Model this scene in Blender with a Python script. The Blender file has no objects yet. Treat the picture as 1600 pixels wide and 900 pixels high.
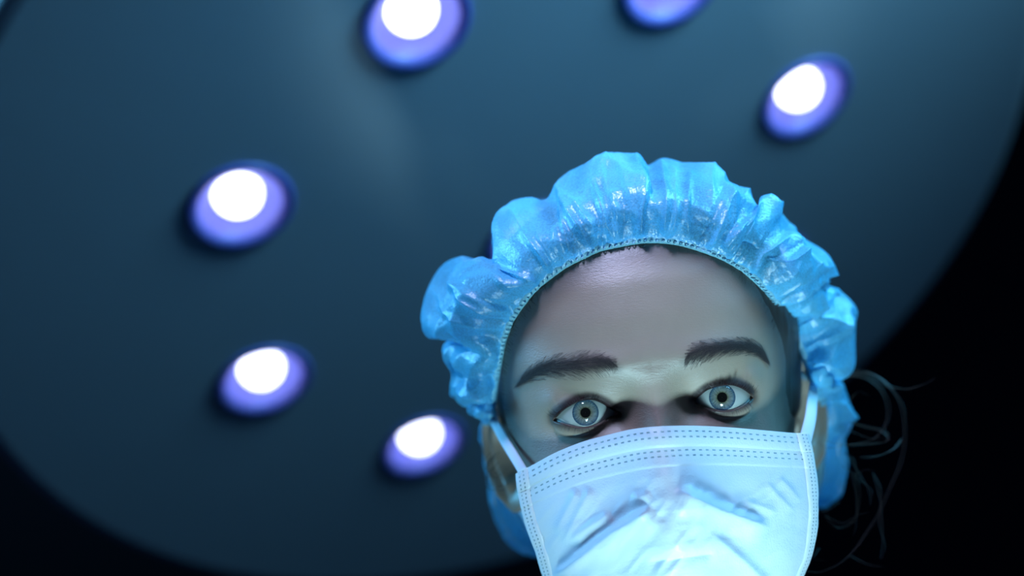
import bpy, bmesh, math, random
import numpy as np
from mathutils import Matrix, Vector

# ------------------------------------------------------------------ camera, world, lights, exposure
F_PX = 50.0 / 36.0 * 1600.0
PITCH = math.radians(50)
scene = bpy.context.scene
COL = scene.collection
CAM_M = Matrix.Translation((0, 0, 1.05)) @ Matrix.Rotation(math.radians(90) + PITCH, 4, 'X')

cd = bpy.data.cameras.new('camera'); cam = bpy.data.objects.new('camera', cd); COL.objects.link(cam)
cam.matrix_world = CAM_M
cd.lens = 50; cd.sensor_width = 36; cd.clip_start = 0.02
cd.dof.use_dof = True; cd.dof.focus_distance = 0.615; cd.dof.aperture_fstop = 3.0
cd.dof.aperture_blades = 9
scene.camera = cam

w = bpy.data.worlds.new('world'); scene.world = w; w.use_nodes = True
w.node_tree.nodes['Background'].inputs[0].default_value = (0.10, 0.22, 0.60, 1)
w.node_tree.nodes['Background'].inputs[1].default_value = 0.05

scene.view_settings.view_transform = 'Standard'
scene.view_settings.look = 'None'
scene.view_settings.exposure = 0.0
scene.view_settings.gamma = 1.0
scene.view_settings.use_curve_mapping = False
scene.cycles.max_bounces = 8
scene.cycles.transparent_max_bounces = 12
scene.cycles.caustics_reflective = False
scene.cycles.caustics_refractive = False

HEAD_O = Vector((0.0622, -0.0511, -0.617))       # mid-eye point seen from the camera
ROLL = math.radians(7.2)
HEAD_M = CAM_M @ Matrix.Translation(HEAD_O) @ Matrix.Rotation(ROLL, 4, 'Z')


def area(name, hl, target, size, power, col, sy=None, spread=180):
    """an area lamp at head-frame position hl aimed at head-frame point target"""
    ld = bpy.data.lights.new(name, 'AREA'); o = bpy.data.objects.new(name, ld); COL.objects.link(o)
    ld.energy = power; ld.color = col; ld.size = size
    ld.spread = math.radians(spread)
    if sy: ld.shape = 'RECTANGLE'; ld.size_y = sy
    p = HEAD_M @ Vector(hl); t = HEAD_M @ Vector(target)
    q = (t - p).to_track_quat('-Z', 'Y')
    o.matrix_world = Matrix.Translation(p) @ q.to_matrix().to_4x4()
    return o

# light thrown back up by the brightly lit operating field below the face
area('operating_field_light', (0.004, -0.35, 0.285), (0.014, -0.055, 0.0), 0.10, 0.155, (0.50, 0.87, 1.0), spread=27)
# second lamp head above and beyond the crown
area('overhead_lamp_light', (-0.07, 0.52, 0.24), (0.0, 0.08, -0.02), 0.09, 0.15, (0.56, 0.62, 1.0), spread=30)
# fill lights added left and right to brighten the sides of the cap
area('cap_fill_light_left', (-0.70, 0.30, -0.28), (-0.05, 0.06, -0.06), 0.35, 0.68, (0.14, 0.58, 1.0), spread=38)
area('cap_fill_light_right', (0.60, 0.50, -0.26), (0.05, 0.06, -0.06), 0.35, 0.72, (0.11, 0.60, 1.0), spread=38)
# broad fill light added to brighten the lamp housing towards the upper right
area('housing_fill_light', (0.52, 0.60, 0.06), (0.17, 0.48, -0.22), 0.30, 5.5, (0.19, 0.55, 0.80), spread=92)

# ------------------------------------------------------------------ helpers
rng = np.random.default_rng(7)
random.seed(7)
ca, sa = math.cos(ROLL), math.sin(ROLL)


def H(px, py, z=0.0):
    """photo position and head-frame depth -> head-frame x, y, z (metres); works on arrays"""
    px = np.asarray(px, float); py = np.asarray(py, float); z = np.asarray(z, float) + 0 * px
    d = -(HEAD_O.z + z)
    dx = (px - 800) / F_PX * d - HEAD_O.x; dy = (450 - py) / F_PX * d - HEAD_O.y
    return np.stack([ca * dx + sa * dy, -sa * dx + ca * dy, z], -1)


def PIX(P):
    x, y, z = P[..., 0], P[..., 1], P[..., 2]
    cx = ca * x - sa * y + HEAD_O.x; cy = sa * x + ca * y + HEAD_O.y; d = -(HEAD_O.z + z)
    return 800 + F_PX * cx / d, 450 - F_PX * cy / d


def link(o, parent=None):
    COL.objects.link(o)
    if parent: o.parent = parent
    return o


def mesh_obj(name, V, faces, mat, parent=None, smooth=True):
    me = bpy.data.meshes.new(name)
    me.from_pydata([tuple(map(float, v)) for v in V], [], [tuple(map(int, f)) for f in faces])
    me.validate(); me.update()
    if smooth: me.polygons.foreach_set('use_smooth', [True] * len(me.polygons))
    if mat: me.materials.append(mat)
    return link(bpy.data.objects.new(name, me), parent)


def grid_faces(nr, nc, wrap=False, off=0):
    i = np.arange(nr - 1)[:, None]; j = np.arange(nc if wrap else nc - 1)[None, :]
    j2 = (j + 1) % nc
    a = i * nc + j; b = i * nc + j2; c = (i + 1) * nc + j2; d = (i + 1) * nc + j
    return np.stack([a, b, c, d], -1).reshape(-1, 4) + off


def add_attr(o, name, vals):
    a = o.data.attributes.new(name, 'FLOAT', 'POINT'); a.data.foreach_set('value', np.asarray(vals, np.float32))


def add_uv(o, uv):
    uvl = o.data.uv_layers.new(name='UVMap')
    idx = np.zeros(len(o.data.loops), np.int32); o.data.loops.foreach_get('vertex_index', idx)
    uvl.data.foreach_set('uv', np.asarray(uv, np.float32)[idx].ravel())


def curves_obj(name, lines, radius, mat, parent, taper=True, res=0, rads=None):
    cu = bpy.data.curves.new(name, 'CURVE'); cu.dimensions = '3D'; cu.bevel_depth = 1.0; cu.bevel_resolution = res
    cu.resolution_u = 1
    for k, L in enumerate(lines):
        sp = cu.splines.new('POLY'); n = len(L); sp.points.add(n - 1)
        co = np.ones((n, 4)); co[:, :3] = L
        sp.points.foreach_set('co', co.ravel())
        t = np.linspace(0, 1, n)
        rr = radius if rads is None else rads[k]
        sp.points.foreach_set('radius', rr * ((1 - 0.85 * t ** 1.5) if taper else np.ones(n)))
    cu.materials.append(mat)
    # bake into an ordinary mesh
    o = bpy.data.objects.new(name, cu)
    link(o)
    dg = bpy.context.evaluated_depsgraph_get()
    me = bpy.data.meshes.new_from_object(o.evaluated_get(dg))
    bpy.data.objects.remove(o)
    me.name = name
    if not me.materials: me.materials.append(mat)
    me.polygons.foreach_set('use_smooth', [True] * len(me.polygons))
    return link(bpy.data.objects.new(name, me), parent)


def spline(P, n):
    """Catmull-Rom through the rows of P, n samples by chord length"""
    P = np.asarray(P, float)
    d = np.r_[0, np.cumsum(np.maximum(np.linalg.norm(np.diff(P, axis=0), axis=1), 1e-9))]
    t = np.linspace(0, d[-1], n)
    Q = np.vstack([2 * P[0] - P[1], P, 2 * P[-1] - P[-2]])
    k = np.clip(np.searchsorted(d, t, side='right') - 1, 0, len(P) - 2)
    u = ((t - d[k]) / (d[k + 1] - d[k]))[:, None]
    p0, p1, p2, p3 = Q[k], Q[k + 1], Q[k + 2], Q[k + 3]
    return 0.5 * (2 * p1 + (p2 - p0) * u + (2 * p0 - 5 * p1 + 4 * p2 - p3) * u ** 2 + (3 * p1 - p0 - 3 * p2 + p3) * u ** 3)


def sstep(a, b, x):
    t = np.clip((x - a) / (b - a), 0, 1); return t * t * (3 - 2 * t)


def vnoise2(x, y, seed):
    """smooth value noise on arrays"""
    r = np.random.default_rng(seed).random((64, 64))
    xi = np.floor(x).astype(int); yi = np.floor(y).astype(int); fx = x - xi; fy = y - yi
    fx = fx * fx * (3 - 2 * fx); fy = fy * fy * (3 - 2 * fy)
    g = lambda a, b: r[a % 64, b % 64]
    return (g(xi, yi) * (1 - fx) + g(xi + 1, yi) * fx) * (1 - fy) + (g(xi, yi + 1) * (1 - fx) + g(xi + 1, yi + 1) * fx) * fy


def pnoise1(t, k, seed):
    """periodic 1-D value noise, k cells over t in 0..1"""
    r = np.random.default_rng(seed).random(k)
    x = t * k; i = np.floor(x).astype(int); f = x - i
    return r[i % k] * (1 - f) + r[(i + 1) % k] * f

# ------------------------------------------------------------------ materials


def mat(name):
    m = bpy.data.materials.new(name); m.use_nodes = True
    nt = m.node_tree; nt.nodes.clear()
    return m, nt, nt.nodes.new('ShaderNodeOutputMaterial')


def N(nt, typ, **kw):
    n = nt.nodes.new(typ)
    for k, v in kw.items():
        if k.startswith('i_'):
            n.inputs[k[2:].replace('_', ' ')].default_value = v
        else: setattr(n, k, v)
    return n


def principled(name, col, rough=0.5, **kw):
    m, nt, out = mat(name)
    b = N(nt, 'ShaderNodeBsdfPrincipled'); b.inputs['Base Color'].default_value = (*col, 1); b.inputs['Roughness'].default_value = rough
    for k, v in kw.items(): b.inputs[k.replace('_', ' ')].default_value = v
    nt.links.new(b.outputs[0], out.inputs[0])
    return m, nt, b


def noise_bump(nt, target, scale, strength, dist, coord='Object', detail=6, stretch=None, extra=None):
    tc = N(nt, 'ShaderNodeTexCoord'); mp = N(nt, 'ShaderNodeMapping')
    if stretch: mp.inputs['Scale'].default_value = stretch
    nt.links.new(tc.outputs[coord], mp.inputs[0])
    no = N(nt, 'ShaderNodeTexNoise'); no.inputs['Scale'].default_value = scale; no.inputs['Detail'].default_value = detail
    nt.links.new(mp.outputs[0], no.inputs['Vector'])
    bu = N(nt, 'ShaderNodeBump'); bu.inputs['Strength'].default_value = strength; bu.inputs['Distance'].default_value = dist
    nt.links.new(no.outputs[0], bu.inputs['Height'])
    if target is not None: nt.links.new(bu.outputs[0], target.inputs['Normal'])
    return no, bu, mp


def mix_col(nt, fac, a, b):
    m = N(nt, 'ShaderNodeMix', data_type='RGBA')
    for s, v in ((6, a), (7, b)):
        if isinstance(v, tuple): m.inputs[s].default_value = (*v, 1)
        else: nt.links.new(v, m.inputs[s])
    if isinstance(fac, (int, float)): m.inputs[0].default_value = fac
    else: nt.links.new(fac, m.inputs[0])
    return m.outputs[2]


# skin
SKIN, nt, sb = principled('skin', (0.50, 0.36, 0.28), 0.43, Coat_Weight=0.35, Coat_Roughness=0.36, Subsurface_Weight=0.12, Subsurface_Scale=0.004)
sb.inputs['Subsurface Radius'].default_value = (1.0, 0.4, 0.25)
sb.inputs['Specular IOR Level'].default_value = 0.8
_n, b1, _m = noise_bump(nt, None, 900, 0.22, 0.0006, stretch=(0.55, 1.6, 1))
no2, b2, _ = noise_bump(nt, sb, 2600, 0.30, 0.0003)
nt.links.new(b1.outputs[0], b2.inputs['Normal'])
big, _, _ = noise_bump(nt, None, 45, 0, 0, detail=3)
c0 = mix_col(nt, big.outputs[0], (0.34, 0.275, 0.22), (0.26, 0.205, 0.17))
at = N(nt, 'ShaderNodeAttribute', attribute_name='makeup_shade')
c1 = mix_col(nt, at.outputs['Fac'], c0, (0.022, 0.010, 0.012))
at2 = N(nt, 'ShaderNodeAttribute', attribute_name='scalp')
c2 = mix_col(nt, at2.outputs['Fac'], c1, (0.07, 0.06, 0.05))
nt.links.new(c2, sb.inputs['Base Color'])
_mr = N(nt, 'ShaderNodeMapRange'); _mr.inputs[3].default_value = 0.55; _mr.inputs[4].default_value = 0.15
nt.links.new(at.outputs['Fac'], _mr.inputs[0]); nt.links.new(_mr.outputs[0], sb.inputs['Specular IOR Level'])
_mc = N(nt, 'ShaderNodeMapRange'); _mc.inputs[3].default_value = 0.3; _mc.inputs[4].default_value = 0.0
nt.links.new(at.outputs['Fac'], _mc.inputs[0]); nt.links.new(_mc.outputs[0], sb.inputs['Coat Weight'])
nt.links.new(b2.outputs[0], sb.inputs['Coat Normal'])

HAIR, nt, _b = principled('dark_brown_hair', (0.040, 0.034, 0.028), 0.5)
WISP, nt, _b = principled('loose_hair', (0.035, 0.026, 0.022), 0.45)
LASH, nt, _b = principled('lash', (0.012, 0.009, 0.009), 0.5)

# eye
SCLERA, nt, _b = principled('eye_white', (0.32, 0.36, 0.36), 0.25, Coat_Weight=0.6, Coat_Roughness=0.03)
tc = N(nt, 'ShaderNodeTexCoord')
CARUNCLE, _nt, _b = principled('eye_corner_flesh', (0.55, 0.28, 0.25), 0.25)

IRIS, nt, ib = principled('iris', (0.3, 0.45, 0.55), 0.6, Specular_IOR_Level=0.0)
uvn = N(nt, 'ShaderNodeUVMap'); sep = N(nt, 'ShaderNodeSeparateXYZ'); nt.links.new(uvn.outputs[0], sep.inputs[0])   # u = angle, v = radius
mp = N(nt, 'ShaderNodeMapping'); mp.inputs['Scale'].default_value = (26, 1.6, 1); nt.links.new(uvn.outputs[0], mp.inputs[0])
no = N(nt, 'ShaderNodeTexNoise'); no.inputs['Scale'].default_value = 2.0; no.inputs['Detail'].default_value = 5; nt.links.new(mp.outputs[0], no.inputs['Vector'])
rp = N(nt, 'ShaderNodeValToRGB'); e = rp.color_ramp.elements
e[0].position = 0.0; e[0].color = (0.004, 0.004, 0.004, 1)
e[1].position = 1.0; e[1].color = (0.015, 0.04, 0.07, 1)
for p, c in ((0.375, (0.004, 0.004, 0.004, 1)), (0.41, (0.08, 0.085, 0.055, 1)), (0.55, (0.11, 0.125, 0.115, 1)), (0.80, (0.085, 0.12, 0.135, 1)), (0.93, (0.03, 0.07, 0.11, 1))):
    q = e.new(p); q.color = c
nt.links.new(sep.outputs[1], rp.inputs[0])
rp2 = N(nt, 'ShaderNodeValToRGB'); rp2.color_ramp.elements[0].position = 0.35; rp2.color_ramp.elements[0].color = (0.7, 0.7, 0.7, 1)
rp2.color_ramp.elements[1].position = 0.68; rp2.color_ramp.elements[1].color = (1.4, 1.4, 1.4, 1)
nt.links.new(no.outputs[0], rp2.inputs[0])
mu = N(nt, 'ShaderNodeMix', data_type='RGBA', blend_type='MULTIPLY'); mu.inputs[0].default_value = 1
nt.links.new(rp.outputs[0], mu.inputs[6]); nt.links.new(rp2.outputs[0], mu.inputs[7]); nt.links.new(mu.outputs[2], ib.inputs['Base Color'])

CORNEA, nt, out = mat('cornea')
tr = N(nt, 'ShaderNodeBsdfTransparent'); gl = N(nt, 'ShaderNodeBsdfGlossy'); gl.inputs['Roughness'].default_value = 0.03
fr = N(nt, 'ShaderNodeFresnel'); fr.inputs['IOR'].default_value = 1.4
mn = N(nt, 'ShaderNodeMath', operation='MINIMUM'); mn.inputs[1].default_value = 0.07; nt.links.new(fr.outputs[0], mn.inputs[0])
mx = N(nt, 'ShaderNodeMixShader'); nt.links.new(mn.outputs[0], mx.inputs[0]); nt.links.new(tr.outputs[0], mx.inputs[1]); nt.links.new(gl.outputs[0], mx.inputs[2])
nt.links.new(mx.outputs[0], out.inputs[0])


def fabric(name, col, transl, transp, gloss, weave_scale, bump=0.35, weave=True, colnoise=0.0, thin=0.0):
    m, nt, out = mat(name)
    di = N(nt, 'ShaderNodeBsdfDiffuse'); tl = N(nt, 'ShaderNodeBsdfTranslucent'); gl = N(nt, 'ShaderNodeBsdfGlossy'); tp = N(nt, 'ShaderNodeBsdfTransparent')
    gl.inputs['Roughness'].default_value = 0.33
    di.inputs[0].default_value = tl.inputs[0].default_value = (*col, 1)
    tp.inputs[0].default_value = (0.7, 0.85, 1, 1)
    a = N(nt, 'ShaderNodeMixShader'); a.inputs[0].default_value = transl; nt.links.new(di.outputs[0], a.inputs[1]); nt.links.new(tl.outputs[0], a.inputs[2])
    b = N(nt, 'ShaderNodeMixShader'); b.inputs[0].default_value = gloss; nt.links.new(a.outputs[0], b.inputs[1]); nt.links.new(gl.outputs[0], b.inputs[2])
    c = N(nt, 'ShaderNodeMixShader'); c.inputs[0].default_value = transp; nt.links.new(b.outputs[0], c.inputs[1]); nt.links.new(tp.outputs[0], c.inputs[2])
    nt.links.new(c.outputs[0], out.inputs[0])
    no, bu, mp = noise_bump(nt, None, weave_scale, bump, 0.0006, detail=4)
    if weave:
        tc = N(nt, 'ShaderNodeTexCoord')
        vo = N(nt, 'ShaderNodeTexVoronoi'); vo.inputs['Scale'].default_value = weave_scale * 1.3; nt.links.new(tc.outputs['Object'], vo.inputs['Vector'])
        b2 = N(nt, 'ShaderNodeBump'); b2.inputs['Strength'].default_value = bump * 0.6; b2.inputs['Distance'].default_value = 0.0004
        nt.links.new(vo.outputs[0], b2.inputs['Height']); nt.links.new(bu.outputs[0], b2.inputs['Normal'])
        bu = b2
    for s in (di, tl, gl): nt.links.new(bu.outputs[0], s.inputs['Normal'])
    if thin:
        n2 = N(nt, 'ShaderNodeTexNoise'); n2.inputs['Scale'].default_value = 1100; n2.inputs['Detail'].default_value = 3
        tc = N(nt, 'ShaderNodeTexCoord'); nt.links.new(tc.outputs['Object'], n2.inputs['Vector'])
        mr = N(nt, 'ShaderNodeMapRange'); mr.inputs[1].default_value = 0.35; mr.inputs[2].default_value = 0.65
        mr.inputs[3].default_value = max(0, transp - thin); mr.inputs[4].default_value = transp + thin
        nt.links.new(n2.outputs[0], mr.inputs[0]); nt.links.new(mr.outputs[0], c.inputs[0])
    return m, nt, dict(di=di, tl=tl, gl=gl, bump=bu, mix=c)


CAP, nt, _d = fabric('blue_nonwoven_fabric', (0.17, 0.68, 0.98), 0.42, 0.24, 0.09, 700, 0.5, thin=0.14)
_at = N(nt, 'ShaderNodeAttribute', attribute_name='fold'); _m1 = N(nt, 'ShaderNodeMapRange'); _m1.inputs[3].default_value = 0.17; _m1.inputs[4].default_value = -0.20
nt.links.new(_at.outputs['Fac'], _m1.inputs[0])
_ad = N(nt, 'ShaderNodeMath', operation='ADD', use_clamp=True); _src = _d['mix'].inputs[0].links[0].from_socket
nt.links.new(_src, _ad.inputs[0]); nt.links.new(_m1.outputs[0], _ad.inputs[1]); nt.links.new(_ad.outputs[0], _d['mix'].inputs[0])
BAND, _nt, _d = fabric('elastic_edge', (0.30, 0.68, 0.85), 0.15, 0.0, 0.05, 1500, 0.3)
LOOP, _nt, _d = fabric('ear_loop_fabric', (0.72, 0.84, 0.95), 0.2, 0.0, 0.02, 1500, 0.3)
SCRUB, _nt, _d = principled('scrub_cloth', (0.03, 0.12, 0.20), 0.9)


def dash_fabric(name, rows, per, along='x', dash=(0.55, 0.30), col=(0.62, 0.73, 0.82)):
    """white-blue nonwoven with pressed weld dashes; rows = v positions, per = dashes over u 0..1"""
    m, nt, d = fabric(name, col, 0.12, 0.0, 0.03, 900, 0.25)
    uvn = N(nt, 'ShaderNodeUVMap'); sep = N(nt, 'ShaderNodeSeparateXYZ'); nt.links.new(uvn.outputs[0], sep.inputs[0])

    def math_(op, a, b=None, c=None):
        n = N(nt, 'ShaderNodeMath', operation=op)
        for i, v in enumerate((a, b, c)):
            if v is None: continue
            if isinstance(v, (int, float)): n.inputs[i].default_value = v
            else: nt.links.new(v, n.inputs[i])
        return n.outputs[0]
    fr = math_('FRACT', math_('MULTIPLY', sep.outputs[0], per))
    du = math_('ABSOLUTE', math_('SUBTRACT', fr, 0.5))
    inu = math_('SMOOTH_MIN', 1.0, math_('MAXIMUM', 0.0, math_('MULTIPLY', math_('SUBTRACT', dash[0] / 2, du), 9.0)), 0.1)
    tot = None
    for r, hw in rows:
        dv = math_('ABSOLUTE', math_('SUBTRACT', sep.outputs[1], r))
        iv = math_('MINIMUM', 1.0, math_('MAXIMUM', 0.0, math_('MULTIPLY', math_('SUBTRACT', hw, dv), 1.6 / hw)))
        tot = iv if tot is None else math_('MAXIMUM', tot, iv)
    k = math_('MULTIPLY', tot, inu)
    cc = mix_col(nt, math_('MULTIPLY', k, 0.85), col, (0.16, 0.34, 0.42))
    for s in ('di', 'tl'): nt.links.new(cc, d[s].inputs[0])
    b2 = N(nt, 'ShaderNodeBump', invert=True); b2.inputs['Strength'].default_value = 0.8; b2.inputs['Distance'].default_value = 0.0008
    nt.links.new(k, b2.inputs['Height']); nt.links.new(d['bump'].outputs[0], b2.inputs['Normal'])
    for s in ('di', 'gl'): nt.links.new(b2.outputs[0], d[s].inputs['Normal'])
    return m


# ================================================================== STRUCTURE
WALL, nt, _b = principled('dark_wall_paint', (0.02, 0.03, 0.05), 0.9)
def slab(name, lo, hi, m):
    V = [(x, y, z) for x in (lo[0], hi[0]) for y in (lo[1], hi[1]) for z in (lo[2], hi[2])]
    Fc = [(0, 1, 3, 2), (4, 6, 7, 5), (0, 4, 5, 1), (2, 3, 7, 6), (0, 2, 6, 4), (1, 5, 7, 3)]
    o = mesh_obj(name, V, Fc, m, smooth=False); o['kind'] = 'structure'; return o
slab('ceiling', (-3.2, -2.2, 3.2), (3.2, 4.4, 3.3), WALL)
slab('wall_back', (-3.2, 4.2, 0), (3.2, 4.4, 3.2), WALL)
slab('wall_left', (-3.4, -2.2, 0), (-3.2, 4.4, 3.2), WALL)
slab('wall_right', (3.2, -2.2, 0), (3.4, 4.4, 3.2), WALL)

# ================================================================== SURGICAL LAMP
LAMP_D = 1.05
ls = LAMP_D / 1.3
fit_a, fit_b, fcx, fcy = 0.4841, -1.0122, 832.9, 374.7
n_ = Vector((fit_a, fit_b, 1)).normalized()
e1 = Vector((0, 1, 0)).cross(n_).normalized(); e2 = n_.cross(e1)
Lc = Vector(((fcx - 800) / F_PX * LAMP_D, (450 - fcy) / F_PX * LAMP_D, -LAMP_D))
LM = Matrix((( *[e1.x, e2.x, n_.x], Lc.x), (e1.y, e2.y, n_.y, Lc.y), (e1.z, e2.z, n_.z, Lc.z), (0, 0, 0, 1)))
LAMP_M = CAM_M @ LM
R_RING, R_CUP, R_DISC, PH0 = 0.2788 * ls, 0.0443 * ls, 0.517 * ls, -0.1123
lamp = bpy.data.objects.new('surgical_lamp', None); COL.objects.link(lamp); lamp.matrix_world = LAMP_M
lamp['label'] = 'large round grey surgical lamp head with a ring of glowing spots hanging behind the person'
lamp['category'] = 'lamp'

HOUS, nt, hb = principled('lamp_housing_plastic', (0.30, 0.36, 0.42), 0.5)
noise_bump(nt, hb, 6, 0.05, 0.01)
REFL, nt, _b = principled('lamp_reflector', (0.13, 0.15, 0.55), 0.45)
FLANGE, nt, _b = principled('lamp_spot_flange', (0.26, 0.30, 0.80), 0.3)
LENS, nt, out = mat('lit_lens')
em = N(nt, 'ShaderNodeEmission'); em.inputs[0].default_value = (0.72, 0.76, 1.0, 1); em.inputs[1].default_value = 6.0
nt.links.new(em.outputs[0], out.inputs[0])

spots = [(0.0, 0.0)] + [(R_RING * math.cos(PH0 + k * math.pi / 4), R_RING * math.sin(PH0 + k * math.pi / 4)) for k in range(8)]
# face plate with round openings
bm = bmesh.new()
def circ(cx, cy, r, n, z=0.0):
    vs = [bm.verts.new((cx + r * math.cos(2 * math.pi * i / n), cy + r * math.sin(2 * math.pi * i / n), z)) for i in range(n)]
    es = [bm.edges.new((vs[i], vs[(i + 1) % n])) for i in range(n)]
    return vs, es
vo, eo = circ(0, 0, R_DISC - 0.012, 160)
ee = list(eo)
for (x, y) in spots: ee += circ(x, y, R_CUP * 0.985, 56)[1]
bmesh.ops.triangle_fill(bm, use_beauty=True, use_dissolve=False, edges=ee, normal=(0, 0, 1))
prev = vo                                                      # rounded edge and domed back
prof = [(R_DISC - 0.005, -0.002), (R_DISC - 0.0012, -0.006), (R_DISC, -0.013), (R_DISC - 0.002, -0.030), (R_DISC - 0.02, -0.045), (R_DISC * 0.8, -0.07), (R_DISC * 0.45, -0.095), (R_DISC * 0.15, -0.10), (0.004, -0.10)]
nside = len(vo)
for r, z in prof:
    cur = [bm.verts.new((r * math.cos(2 * math.pi * i / nside), r * math.sin(2 * math.pi * i / nside), z)) for i in range(nside)]
    for i in range(nside):
        f = bm.faces.new((prev[i], cur[i], cur[(i + 1) % nside], prev[(i + 1) % nside])); f.smooth = True
    prev = cur
me = bpy.data.meshes.new('housing'); bm.to_mesh(me); bm.free(); me.materials.append(HOUS)
housing = link(bpy.data.objects.new('housing', me), lamp)


def lathe(name, prof, n, m, parent, loc=(0, 0, 0)):
    a = np.arange(n) * 2 * math.pi / n
    V = [(r * math.cos(t) + loc[0], r * math.sin(t) + loc[1], z + loc[2]) for r, z in prof for t in a]
    return mesh_obj(name, V, grid_faces(len(prof), n, True), m, parent)


for k, (x, y) in enumerate(spots):
    c = R_CUP
    r = lathe('spot_reflector', [(c * 1.0, 0.0005), (c * 0.99, 0.0022), (c * 0.95, 0.003), (c * 0.80, 0.001), (c * 0.76, -0.004), (c * 0.66, -0.012), (c * 0.50, -0.016), (c * 0.02, -0.017)], 56, REFL, lamp, (x, y, 0))
    a = np.linspace(0, math.pi / 2, 9)
    rl = c * 0.46
    lathe('lit_lens', [(rl * math.cos(t) + 1e-5, -0.013 + rl * 0.95 * math.sin(t)) for t in a], 40, LENS, r, (x, y, 0))
# suspension arm behind the head
lathe('arm_joint', [(0.001, -0.24), (0.035, -0.235), (0.045, -0.22), (0.045, -0.11), (0.06, -0.098), (0.06, -0.09)], 32, HOUS, lamp)
ci = LAMP_M.inverted()
p0 = Vector((0, 0, -0.2)); pw = LAMP_M @ p0
top = ci @ Vector((pw.x + 0.25, pw.y + 0.35, 3.2)); mid = ci @ Vector((pw.x + 0.25, pw.y + 0.35, pw.z + 0.25))
curves_obj('suspension_arm', [spline(np.array([p0, (p0 + mid) / 2 + Vector((0, 0, -0.03)), mid, top]), 40)], 0.028, HOUS, lamp, taper=False, res=6)

# ================================================================== PERSON
person = bpy.data.objects.new('person', None); COL.objects.link(person); person.matrix_world = HEAD_M
person['label'] = 'person in blue bouffant cap and pale blue face mask leaning over and looking down'
person['category'] = 'person'

TAB = np.array([
    (104.5, 0.5, -82, -81.5, -82.5), (103.5, 14, -82, -68, -98), (101, 25, -82, -56, -112), (97, 35, -82, -44, -124), (90, 47, -82, -29, -140),
    (82, 57, -82, -14, -152), (70, 66, -84, -1.5, -165), (55, 71, -86, 5.5, -174), (40, 73, -87, 8.5, -178), (25, 73.5, -88, 9.5, -178),
    (10, 72.5, -88, 6, -176), (0, 71.5, -88, 4, -173), (-20, 69, -87, 2, -165), (-50, 63, -84, 6, -155), (-75, 56, -78, 9, -140),
    (-95, 46, -70, 10, -132), (-106, 40, -66, 4, -130), (-112, 42, -68, -20, -128), (-118, 46, -75, -40, -128), (-130, 50, -85, -48, -128),
    (-160, 53, -92, -55, -132), (-180, 62, -98, -58, -140), (-200, 95, -102, -55, -150), (-215, 140, -105, -48, -158), (-235, 180, -108, -35, -165),
    (-270, 195, -108, -15, -175), (-350, 185, -105, 5, -180), (-450, 165, -100, -5, -175), (-456, 120, -100, -40, -150), (-458, 1, -100, -99, -101)])[::-1]
_vf = np.arange(-458, 105, 0.5)
_T = np.array([np.interp(_vf, TAB[:, 0], TAB[:, i]) for i in range(1, 5)])
_k = np.exp(-0.5 * (np.arange(-12, 13) / 5.0) ** 2); _k /= _k.sum()
_Ts = np.array([np.convolve(np.pad(r, 12, mode='edge'), _k, 'valid') for r in _T])
_bl = sstep(95, 108, _vf)
_Ts = _Ts * (1 - _bl) + _T * _bl
def prof_at(v): return [np.interp(v, _vf, r) for r in _Ts]


def g2(x, v, cx, cv, sx, sv): return np.exp(-((x - cx) / sx) ** 2 - ((v - cv) / sv) ** 2)


def feat(x, v):
    ax = np.abs(x)
    f = 3.4 * g2(ax, v, 24, 19, 20, 6.5) + 1.2 * g2(ax, v, 0, 18, 9, 9)
    sv = np.where(v > -3, 8.5, 6.5)
    f += 3.5 * g2(ax, v, 44, 5, 6, 7)
    f -= 7.0 * g2(ax, v, 30, -3, 14, sv) + 4.5 * g2(ax, v, 15, -1, 6, 9)
    hN = np.interp(v, [-60, -52, -46, -38, -30, -20, -10, 0, 10, 18], [0, 2, 10, 17, 16, 13, 9, 5.0, 2.0, 0])
    wN = np.interp(v, [-60, -46, -38, -20, -8, 5, 18], [16, 15, 12, 8.5, 7.0, 7.5, 11])
    f += hN * np.exp(-(ax / wN) ** 2)
    f += 5.0 * g2(ax, v, 14, -42, 5, 6)
    f += 4.5 * g2(ax, v, 42, -30, 17, 15)
    f += 3.0 * g2(ax, v, 0, -67, 20, 5) + 3.5 * g2(ax, v, 0, -77, 17, 5) - 2.5 * g2(ax, v, 0, -72, 22, 1.6)
    f += 4.0 * g2(ax, v, 0, -98, 18, 10)
    f -= 3.0 * g2(ax, v, 68, 22, 12, 25)                       # temples
    return f


def zbase(x, v, th=None):
    W, zc, Z0, Zb = prof_at(v)
    s = np.clip(np.abs(x) / np.maximum(W, 1e-6), 0, 1)
    z = zc + (Z0 - zc) * (1 - s ** 2.3) ** (1 / 2.3)
    fw = np.sqrt(np.clip(1 - s ** 2, 0, 1))
    return z + feat(x, v) * sstep(0, 0.35, fw)


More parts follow.
